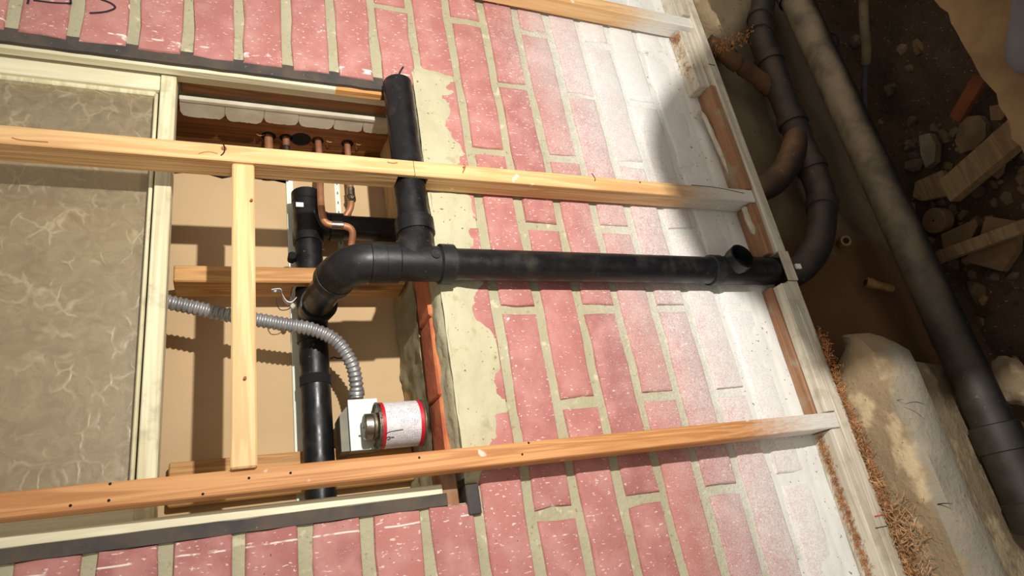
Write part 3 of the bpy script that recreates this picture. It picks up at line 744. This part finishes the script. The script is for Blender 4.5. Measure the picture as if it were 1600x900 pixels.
# resample evenly so that every ridge is resolved
ev = []; er = []; tot = L; step_ = .0076/6; acc = 0; tgt = 0; i = 0
for a, b in zip(sp, sp[1:]):
    d = (b-a).length
    while d > 0 and tgt <= acc+d:
        ev.append(a.lerp(b, (tgt-acc)/d)); er.append(0.0104 + .0011*math.sin(tgt*2*math.pi/.0076)); tgt += step_
    acc += d
cd = tag(MB().tube(ev, er, 16).build('flexible_conduit', STEEL, None), 'ribbed grey metal conduit curving down into the white junction box', 'conduit')
e = sp[-1]; MB().turned((e.x, e.y-.008, e.z), (0, 1, -.05), ((0, .0125), (.008, .0128), (.009, .0105), (.013, .0105)), 18).build('connector', STEEL, cd)
jb = thing('junction_box', (.222, -.245, -.17), 'small white metal junction box behind the primer can', 'junction box')
q = [(.175, -.279), (.2165, -.282), (.2165, -.205), (.175, -.205)]
MB().prism(q, 2, -.172, -.140).build('box_body', STEEL, jb)
MB().box(.1725, .219, -.2835, -.203, -.1398, -.1375, .001).build('box_cover', BOXW, jb)
MB().prism([(.160, -.262), (.175, -.278), (.175, -.205), (.160, -.205)], 2, -.200, -.146).build('box_side', m_plain('box_shade_steel', (126, 122, 104), (110, 104, 90), 20, .6, .2, .1), jb)  # shade of the box's side put into a darker steel

# ================================================================== primer can standing on the sill
cb = Vector(pw(658, 661, -.112)); uB = cb.x
cA = Vector((uB, cb.y-.0005, -.112)); H = .0715; RC = .0355
cn = thing('primer_can', (uB, cA.y, cA.z), 'small metal can of pipe primer with red edged white label standing on the sill', 'can')
up = (-1, 0, 0)
can = MB().turned(cA, up, ((0, .001), (0, RC-.003), (.0, RC+.0008), (.002, RC+.0008), (.003, RC-.0006), (H-.003, RC-.0006), (H-.002, RC+.0008), (H, RC+.0008), (H+.0005, RC-.0015), (H-.003, RC-.003), (H-.003, .001)), 44).build('can_body', TIN, cn)
MB().turned(cA, up, ((.0085, RC-.0003), (H-.0095, RC-.0003)), 44, False).build('paper_label', LABEL, cn)
MB().turned(cA, up, ((.0030, RC-.0004), (.0032, RC), (.0087, RC), (.0089, RC-.0004)), 44, False).build('red_band', RED, cn)
MB().turned(cA, up, ((H-.0098, RC-.0004), (H-.0096, RC), (H-.0048, RC), (H-.0046, RC-.0004)), 44, False).build('red_band', RED, cn)
MB().turned(cA, up, ((H-.004, .0205), (H+.004, .0205), (H+.006, .0165)), 32).build('neck', TIN, cn)
cp = MB(); n = 44; V = []
for h, r in ((H+.005, .0185), (H+.006, .0195), (H+.0165, .0195), (H+.018, .018), (H+.0182, .001)):
    for k in range(n):
        t = 2*math.pi*k/n; rr = r + (.0005 if k % 2 and r > .019 else 0); V.append((cA.x-h, cA.y+rr*math.cos(t), cA.z+rr*math.sin(t)))
cp.add(V, [[a*n+k, a*n+(k+1) % n, (a+1)*n+(k+1) % n, (a+1)*n+k] for a in range(4) for k in range(n)], True)
cpo = cp.build('screw_cap', SOLDER, cn)
tag(MB().turned((cA.x-H-.0180, cA.y, cA.z), up, ((0, .0165), (.0006, .016), (.0007, .001)), 28).build('cap_top', TIN, cpo), 'stained brown cap top')
MB().turned((cA.x-H-.018, cA.y, cA.z), up, ((0, .0016), (.004, .0014)), 8).build('dauber_nub', TIN, cpo)
# dark scrawl running along the label
def on_label(h, deg): return (cA.x-h, cA.y+(RC+.0002)*math.sin(math.radians(deg)), cA.z+(RC+.0002)*math.cos(math.radians(deg)))
for pts in (((H-.008, 34), (H-.012, 30), (H-.017, 28), (H-.024, 27), (H-.034, 26)), ((H-.009, 44), (H-.013, 41), (H-.015, 46), (H-.011, 49)), ((H-.016, 43), (H-.021, 44))):
    MB().tube(spline([on_label(*p) for p in pts], 4), .0005, 5).build('ink_scrawl', INK, cn)

# ================================================================== crawl space below the plate
# concrete ledge (footing top) that the plate sits on, broken away in the middle
def ledge(name, prof, v0, v1, tip0, tip1, label, seed, shear=0):
    """prof: (u, w) outline from the plate outwards; the ledge runs along v and tapers at its tips"""
    m = MB(); n = 46; k = len(prof)
    C = (sum(p[0] for p in prof)/k, sum(p[1] for p in prof)/k); V = []
    for i in range(n+1):
        v = lerp(v0, v1, i/n); a = 1.
        if tip0: a = min(a, math.sqrt(max(.0, min(1, (v-v0)/tip0)))*.92+.08)
        if tip1: a = min(a, math.sqrt(max(.0, min(1, (v1-v)/tip1)))*.92+.08)
        for j, p in enumerate(prof):
            d = .5+.5*a; q = (lerp(1.12, p[0], .3+.7*a), lerp(.03, p[1], a))
            r = .010*fn3(v, j*.23, seed, 9) + .004*fn3(v, j*.9, seed, 34)
            V.append((q[0]-r*.8, v+shear*max(0, (.13-p[1])/.13)*max(0, 1-(v-v0)/.2)+.006*fn3(j*.5, v, seed, 8), q[1]+r*.7))
    f = [[i*k+j, i*k+(j+1) % k, (i+1)*k+(j+1) % k, (i+1)*k+j] for i in range(n) for j in range(k)] + [list(range(k)), [n*k+j for j in range(k)]]
    return tag(m.add(V, f, True).build(name, FOUND, None), label, 'concrete')
PR = [(.9985, -.02), (.9985, .02), (.999, .055), (.998, .078), (1.0, .095), (.998, .115), (.996, .132), (.999, .146), (1.012, .157), (1.035, .160), (1.06, .158), (1.085, .150), (1.115, .125), (1.16, .085), (1.23, .05), (1.32, .03), (1.45, .02), (1.50, -.02), (1.3, -.03), (1.1, -.03)]
ledge('concrete_footing', PR, -.300, .75, .07, 0, 'big tan lump of broken concrete footing beside the sawdust trail', 3, .06)
PR2 = [(.9985, -.02), (.9985, .02), (.999, .05), (.998, .07), (1.004, .084), (1.02, .080), (1.04, .060), (1.06, .030), (1.08, .0), (1.10, -.02), (1.06, -.025)]
ledge('concrete_footing', PR2, -2.1, -1.04, 0, .06, 'lit tan rock of footing at the upper end of the plate', 11)
def crack(px, r=.0016):
    P = spline([Vector(pu(x, y, 1.0)) for x, y in px], 4)
    MB().tube(P, [r*(.3+.7*math.sin(math.pi*i/(len(P)-1))) for i in range(len(P))], 6).build('crack', BLACK, bpy.data.objects['concrete_footing'])
crack([(1352, 624), (1370, 622), (1390, 626), (1412, 624)], .0008); crack([(1412, 632), (1430, 628), (1448, 633)], .0006)
crack([(1434, 798), (1452, 793), (1470, 787), (1488, 787)], .0010)
# earthy ridge with shavings running out from the plate to the pipes
P = [Vector(pu(*p)) for p in ((1108, 66, 1.03), (1140, 92, 1.07), (1172, 112, 1.12), (1215, 150, 1.2))]
m = MB(); sp = spline(P, 8); m.tube([p+Vector((.006*fn3(i, 1, 2, .7), .006*fn3(i, 4, 2, .7), 0)) for i, p in enumerate(sp)], [.019+.006*fn3(i*.3, 1, 2, 2) for i in range(len(sp))], 14)
tag(m.build('earth_ridge', m_plain('brown_earth', (104, 72, 44), (72, 48, 28), 14, .95, 0, .9, 50), None), 'brown earth ridge reaching from the plate to the upper pipes', 'earth')
curls('sawdust', SAW, [((1.002, -.985, .066), (1.07, -1.0, .10), .010)], 300, .005, 'shavings on the brown earth ridge', None)
curls('wood_shavings', SHAV, [((.994, -.10, .066), (.994, .25, .070), .008), ((.993, .01, .078), (.993, .07, .085), .018), ((.993, .05, .075), (.993, .22, .078), .012)], 750, .013, 'curly wood shavings between the plate and the concrete lump', .996, .075)
curls('sawdust', SAW, [((.994, -.30, .062), (.994, .25, .066), .007)], 2600, .0045, 'orange sawdust along the outer side of the plate', .997)

# large sewer pipe across the crawl space
sw = thing('sewer_pipe', (1.37, -.6, .08), 'large black sewer pipe running slantwise across the crawl space', 'sewer pipe')
A = Vector(pw(1244, 0, .08)); B = Vector(pw(1481, 512, .08)); d = (B-A).normalized(); RS = .0365
A2 = A-d*.55; E2 = Vector(pw(1580, 740, .08)); Lp = (E2-A2).length
MB().tube([A2, A2+d*Lp*.5, A2+d*(Lp-.05)], RS, 36).build('pipe', PIPED, sw)
MB().turned(A2+d*(Lp-.09), d, ((0, RS+.001), (.002, RS+.0065), (.05, RS+.0065), (.052, RS+.004), (.14, RS+.004), (.142, RS+.0065), (.19, RS+.0065), (.192, RS)), 36).build('coupling', PIPED, sw)
MB().turned(A-d*.005, d, ((0, RS+.0005), (.001, RS+.005), (-.06, RS+.005), (-.061, RS)), 36).build('hub', PIPED, sw)
# smaller drain: upper bends, wye and long sweep under the plate
sd = thing('branch_drain', (1.2, -.6, .04), 'smaller brown dusted drain with wye and sweep bend under the plate', 'drain pipe')
WB = .035
pts = [(1196, -60), (1193, 0), (1188, 36), (1190, 62), (1204, 100), (1222, 148), (1240, 195), (1256, 235), (1272, 272), (1283, 305), (1284, 345), (1276, 385)]
P = [pw(x, y, WB) for x, y in pts] + [pw(1258, 412, .028), pw(1238, 426, .018), pw(1215, 432, .008)]
PS = spline(P, 8); MB().tube(PS, .0295, 28).build('pipe', PIPEB, sd)
def collar(i, l=.022, r=.0335):
    a = PS[i]; b = PS[min(i+2, len(PS)-1)]; MB().turned(a, b-a, ((0, .0285), (.001, r), (l, r), (l+.001, .0285)), 28).build('hub', PIPEB, sd)
for i in (13, 19, 30, 46, 60, 74): collar(i)
wy = spline([pw(1248, 205, WB), pw(1240, 235, WB), pw(1228, 262, WB-.005), pw(1208, 285, WB-.012), pw(1185, 296, WB-.02), pw(1165, 300, WB-.03)], 6)
tag(MB().tube(wy, .0285, 24).build('wye_branch', m_dusty('ochre_dusted_pipe', (30, 25, 24), (150, 104, 56), .85), sd), 'ochre dusted side arm of the wye')
c = pw(1248, 415, .056)
s = MB().box(c[0]-.005, c[0]+.008, c[1]-.005, c[1]+.005, c[2]-.006, c[2]-.001, .0005).build('sticker', STICK, sd)
# thin things in the earth
GU = 1.49
def on_g(x, y, up=0.):
    q = pu(x, y, GU-up); return Vector(q)
tag(MB().tube(spline([Vector(pu(1349, -40, 1.40)), Vector(pu(1350, 30, 1.41)), Vector(pu(1354, 70, 1.42)), Vector(pu(1353, 99, 1.44))], 5), .011, 12).build('old_conduit', OLDPIPE, None), 'thin tan conduit stub at the upper edge of the crawl space', 'conduit')
tag(MB().tube(spline([Vector(pu(1352, 100, 1.44)), Vector(pu(1350, 140, 1.46)), Vector(pu(1352, 168, 1.48))], 4), .007, 10).build('old_conduit', m_plain('torn_sleeve', (96, 92, 96), (70, 66, 70), 20, .8, 0, .4), None), 'torn grey sleeve hanging below the tan conduit stub', 'conduit')
for (x, y, u, dx, dy, r, lab) in ((1322, 376, 1.255, -22, 14, .012, 'brass pipe nipple poking from the brown earth'), (1352, 441, 1.262, 24, 6, .011, 'grey pipe stub lying beneath the brass nipple')):
    a = Vector(pu(x, y, u)); b = Vector(pu(x+dx, y+dy, u+.03)); n_ = (b-a).normalized()
    t = thing('pipe_nipple', a, lab, 'pipe fitting')
    MB().turned(a, n_, ((.004, .001), (.004, r*.55), (0, r*.6), (0, r), (.004, r*1.08), (.016, r*1.08), (.017, r*.85), (.06, r*.8)), 18, False).build('nipple_body', BRASS, t)
    MB().turned(a-n_*.0005, n_, ((0, r*.55), (.003, .001)), 14).build('bore', BLACK, t)
# timber, slabs, disc
def plank(name, mat, p0, p1, wd, th, u0, u1, label, cat='timber'):
    a = Vector(pu(*p0, u0)); b = Vector(pu(*p1, u1)); d = (b-a).normalized(); s = d.cross(Vector((1, 0, 0))).normalized()*wd/2; n_ = d.cross(s).normalized()*th/2
    V = [a-s-n_, a+s-n_, a+s+n_, a-s+n_, b-s-n_, b+s-n_, b+s+n_, b-s+n_]
    return tag(MB().add([tuple(v) for v in V], [[0, 1, 2, 3], [4, 5, 6, 7], [0, 1, 5, 4], [1, 2, 6, 5], [2, 3, 7, 6], [3, 0, 4, 7]]).build(name, mat, None), label, cat)
plank('timber_offcut', ROUGHW, (1482, 300), (1640, 165), .055, .03, 1.47, 1.44, 'squared timber offcut leaning out of the rubble')
plank('orange_lath', ORANGE, (1494, 186), (1532, 122), .030, .012, 1.475, 1.45, 'flat orange lath sticking up in the dark earth')
a = plank('flat_stick', ROUGHW, (1462, 404), (1640, 340), .026, .018, 1.465, 1.455, 'long grey stick lying across the broken clay slabs')
def slab(px, th, u, mat, label, name='clay_slab', cat='slab', dip=0):
    P = [Vector(pu(x, y, u)) for x, y in px]
    m = MB(); n = len(P); V = [tuple(p) for p in P] + [(p.x+th, p.y, p.z) for p in P]
    m.add(V, [list(range(n)), list(range(n, 2*n))] + [[i, (i+1) % n, n+(i+1) % n, n+i] for i in range(n)])
    return tag(m.build(name, mat, None), label, cat)
slab([(1540, 338), (1592, 346), (1588, 392), (1566, 424), (1506, 408), (1530, 372)], .02, 1.478, SLABM, 'broken brown clay slab under the long grey stick')
slab([(1470, 366), (1524, 342), (1528, 352), (1512, 384), (1490, 392), (1474, 388)], .018, 1.482, SLABM, 'smaller brown slab beside the round wooden disc')
slab([(1430, 284), (1472, 266), (1482, 290), (1478, 306), (1440, 314), (1426, 308)], .016, 1.478, ROUGHW, 'square flat tile piece above the round disc', 'tile_piece', 'tile')
slab([(1500, 192), (1512, 182), (1530, 180), (1540, 192), (1540, 214), (1524, 232), (1500, 240), (1492, 220)], .02, 1.475, STONE, 'large smooth grey stone near the leaning timber', 'flat_stone', 'stone')
slab([(1546, 166), (1566, 162), (1572, 178), (1564, 188), (1548, 188)], .03, 1.45, SLABM, 'small tan block under the subfloor edge', 'tan_block', 'block')
c = Vector(pu(1458, 345, 1.475)); ds = thing('wooden_disc', c+Vector((.03, 0, 0)), 'round tan wooden disc with a centre hole lying by the sewer pipe', 'disc')
MB().turned(c, (1, 0, .1), ((0, .001), (0, .027), (.002, .029), (.028, .029), (.030, .027), (.030, .001)), 28).build('disc_body', SLABM, ds)
MB().turned(c-Vector((.0006, 0, 0)), (1, 0, .1), ((0, .0025), (.001, .0025)), 10).build('centre_hole', BLACK, ds)
slab([(1436, 212), (1452, 208), (1462, 226), (1460, 252), (1446, 262), (1438, 240)], .02, 1.47, m_plain('pale_chunk', (128, 114, 92), (104, 90, 70), 20, .95, 0, .6, 60), 'upright pale chunk above the square tile piece', 'white_chunk', 'stone')
tag(MB().rock(tuple(pu(1580, 596, 1.43)), (.025, .05, .035), 3, .25, 21).build('pale_stone', FOUND, None), 'pale squarish stone right of the sewer pipe', 'stone')
c = pu(1475, 650, 1.36); tag(MB().rock(tuple(c), (.05, .05, .04), 3, .22, 31).build('round_stone', STONE, None), 'dark rounded stone wedged between concrete lump and sewer pipe', 'stone')
tag(MB().tube(spline([Vector(pu(*p, 1.45)) for p in ((1296, 52), (1306, 54), (1310, 66), (1306, 76), (1298, 80))], 5), .003, 8).build('wire_loop', INK, None), 'small dark loop of cable beside the upper sewer pipe', 'wire')
# loose rubble
STONE2 = m_plain('dark_stone', (104, 86, 64), (80, 64, 46), 16, .95, 0, .7, 60)
LAND = ((1458, 345, 'around the round wooden disc'), (1560, 240, 'beside the leaning timber offcut'), (1449, 236, 'around the upright pale chunk'), (1452, 290, 'around the square tile piece'), (1515, 210, 'by the large smooth grey stone'),
        (1560, 330, 'above the broken clay slab'), (1540, 420, 'below the long grey stick'), (1560, 560, 'by the pale squarish stone'), (1320, 90, 'by the small cable loop'), (1400, 180, 'under the torn grey sleeve'), (1500, 350, 'on the smaller brown slab'))
rng = random.Random(5); k = 0
for i in range(140):
    if i < 105: x, y = rng.uniform(1405, 1600), rng.uniform(190, 445)
    elif i < 130: x, y = rng.uniform(1290, 1460), rng.uniform(60, 250)
    else: x, y = rng.uniform(1480, 1600), rng.uniform(450, 620)
    s = rng.choice((.006, .008, .010, .013, .018))*rng.uniform(.8, 1.25)
    g = ground(*pu(x, y, 1.49)[1:])
    q = (g[0]-s*.25, g[1], g[2])
    if q[2] < .02: continue
    mi = i % 3
    ey = rng.choice((.65, 1., 1.6)); o = MB().rock(q, (s*.7, s*ey, s), 1, .4, i).build('rubble_stone', (STONE, SLABM, STONE2)[mi], None)
    near = min(LAND, key=lambda l: (l[0]-x)**2+(l[1]-y)**2)[2]
    sz = 'tiny' if s < .008 else 'small' if s < .0115 else 'larger'
    tag(o, '%s %s %s rubble stone %s' % (sz, {.65: 'narrow', 1.: 'round', 1.6: 'long'}[ey], ('grey brown', 'reddish brown', 'dark')[mi], near), 'stone', 'rubble stones in the crawl space')

# ================================================================== on the floor by the hole
# rubber boot toe at the edge of the subfloor
bt = Vector(pu(1588, 124, 1.0)); bd = (Vector(pu(1640, -120, 1.0))-bt).normalized(); bs_ = Vector((0, bd.z, -bd.y))
b = MB(); n = 22; V = []; ns = 20
for i in range(n+1):
    t = i/n; L = .17*t; hw = .052*math.sqrt(max(0, 1-(1-min(1, t/.28))**2)) * (1 - .12*math.sin(t*3.1)); ht = .045*math.sqrt(max(0, 1-(1-min(1, t/.3))**2)) + .05*max(0, t-.35)
    for k_ in range(ns):
        a = 2*math.pi*k_/ns; z = math.sin(a); q = bt + bd*L - bs_*(-.030) + bs_*hw*math.cos(a); V.append((.9985 - ht*max(0, z), q.y, q.z))
b.add(V, [[i*ns+k_, i*ns+(k_+1) % ns, (i+1)*ns+(k_+1) % ns, (i+1)*ns+k_] for i in range(n) for k_ in range(ns)] + [list(range(ns)), [n*ns+k_ for k_ in range(ns)]], True)
tag(b.build('rubber_boot', BOOTM, None), 'dark grey rubber toe resting on the tan subfloor', 'boot')
# added unseen board, outlined to throw the curved shadow on the wall foot
SH = [(1.6, -1.60), (1.14, -1.12), (.935, -.945), (.845, -.85), (.800, -.75), (.792, -.70), (.80, -.62), (.822, -.52), (.845, -.45), (.92, -.41), (.97, -.345), (1.00, -.26), (1.03, -.20), (1.15, -.15), (3.057, -.15), (3.057, -1.9)]
KS = .28; wP = LAMP[2]*(1-KS)
poly = [(LAMP[0]+KS*(p[0]-LAMP[0]), LAMP[1]+KS*(p[1]-LAMP[1])) for p in SH]
tag(MB().prism(poly, 2, wP-.006, wP+.006).build('added_shadow_board', PLY, None), 'unseen plywood piece added to cast the curved shadow on the wall', 'plywood')
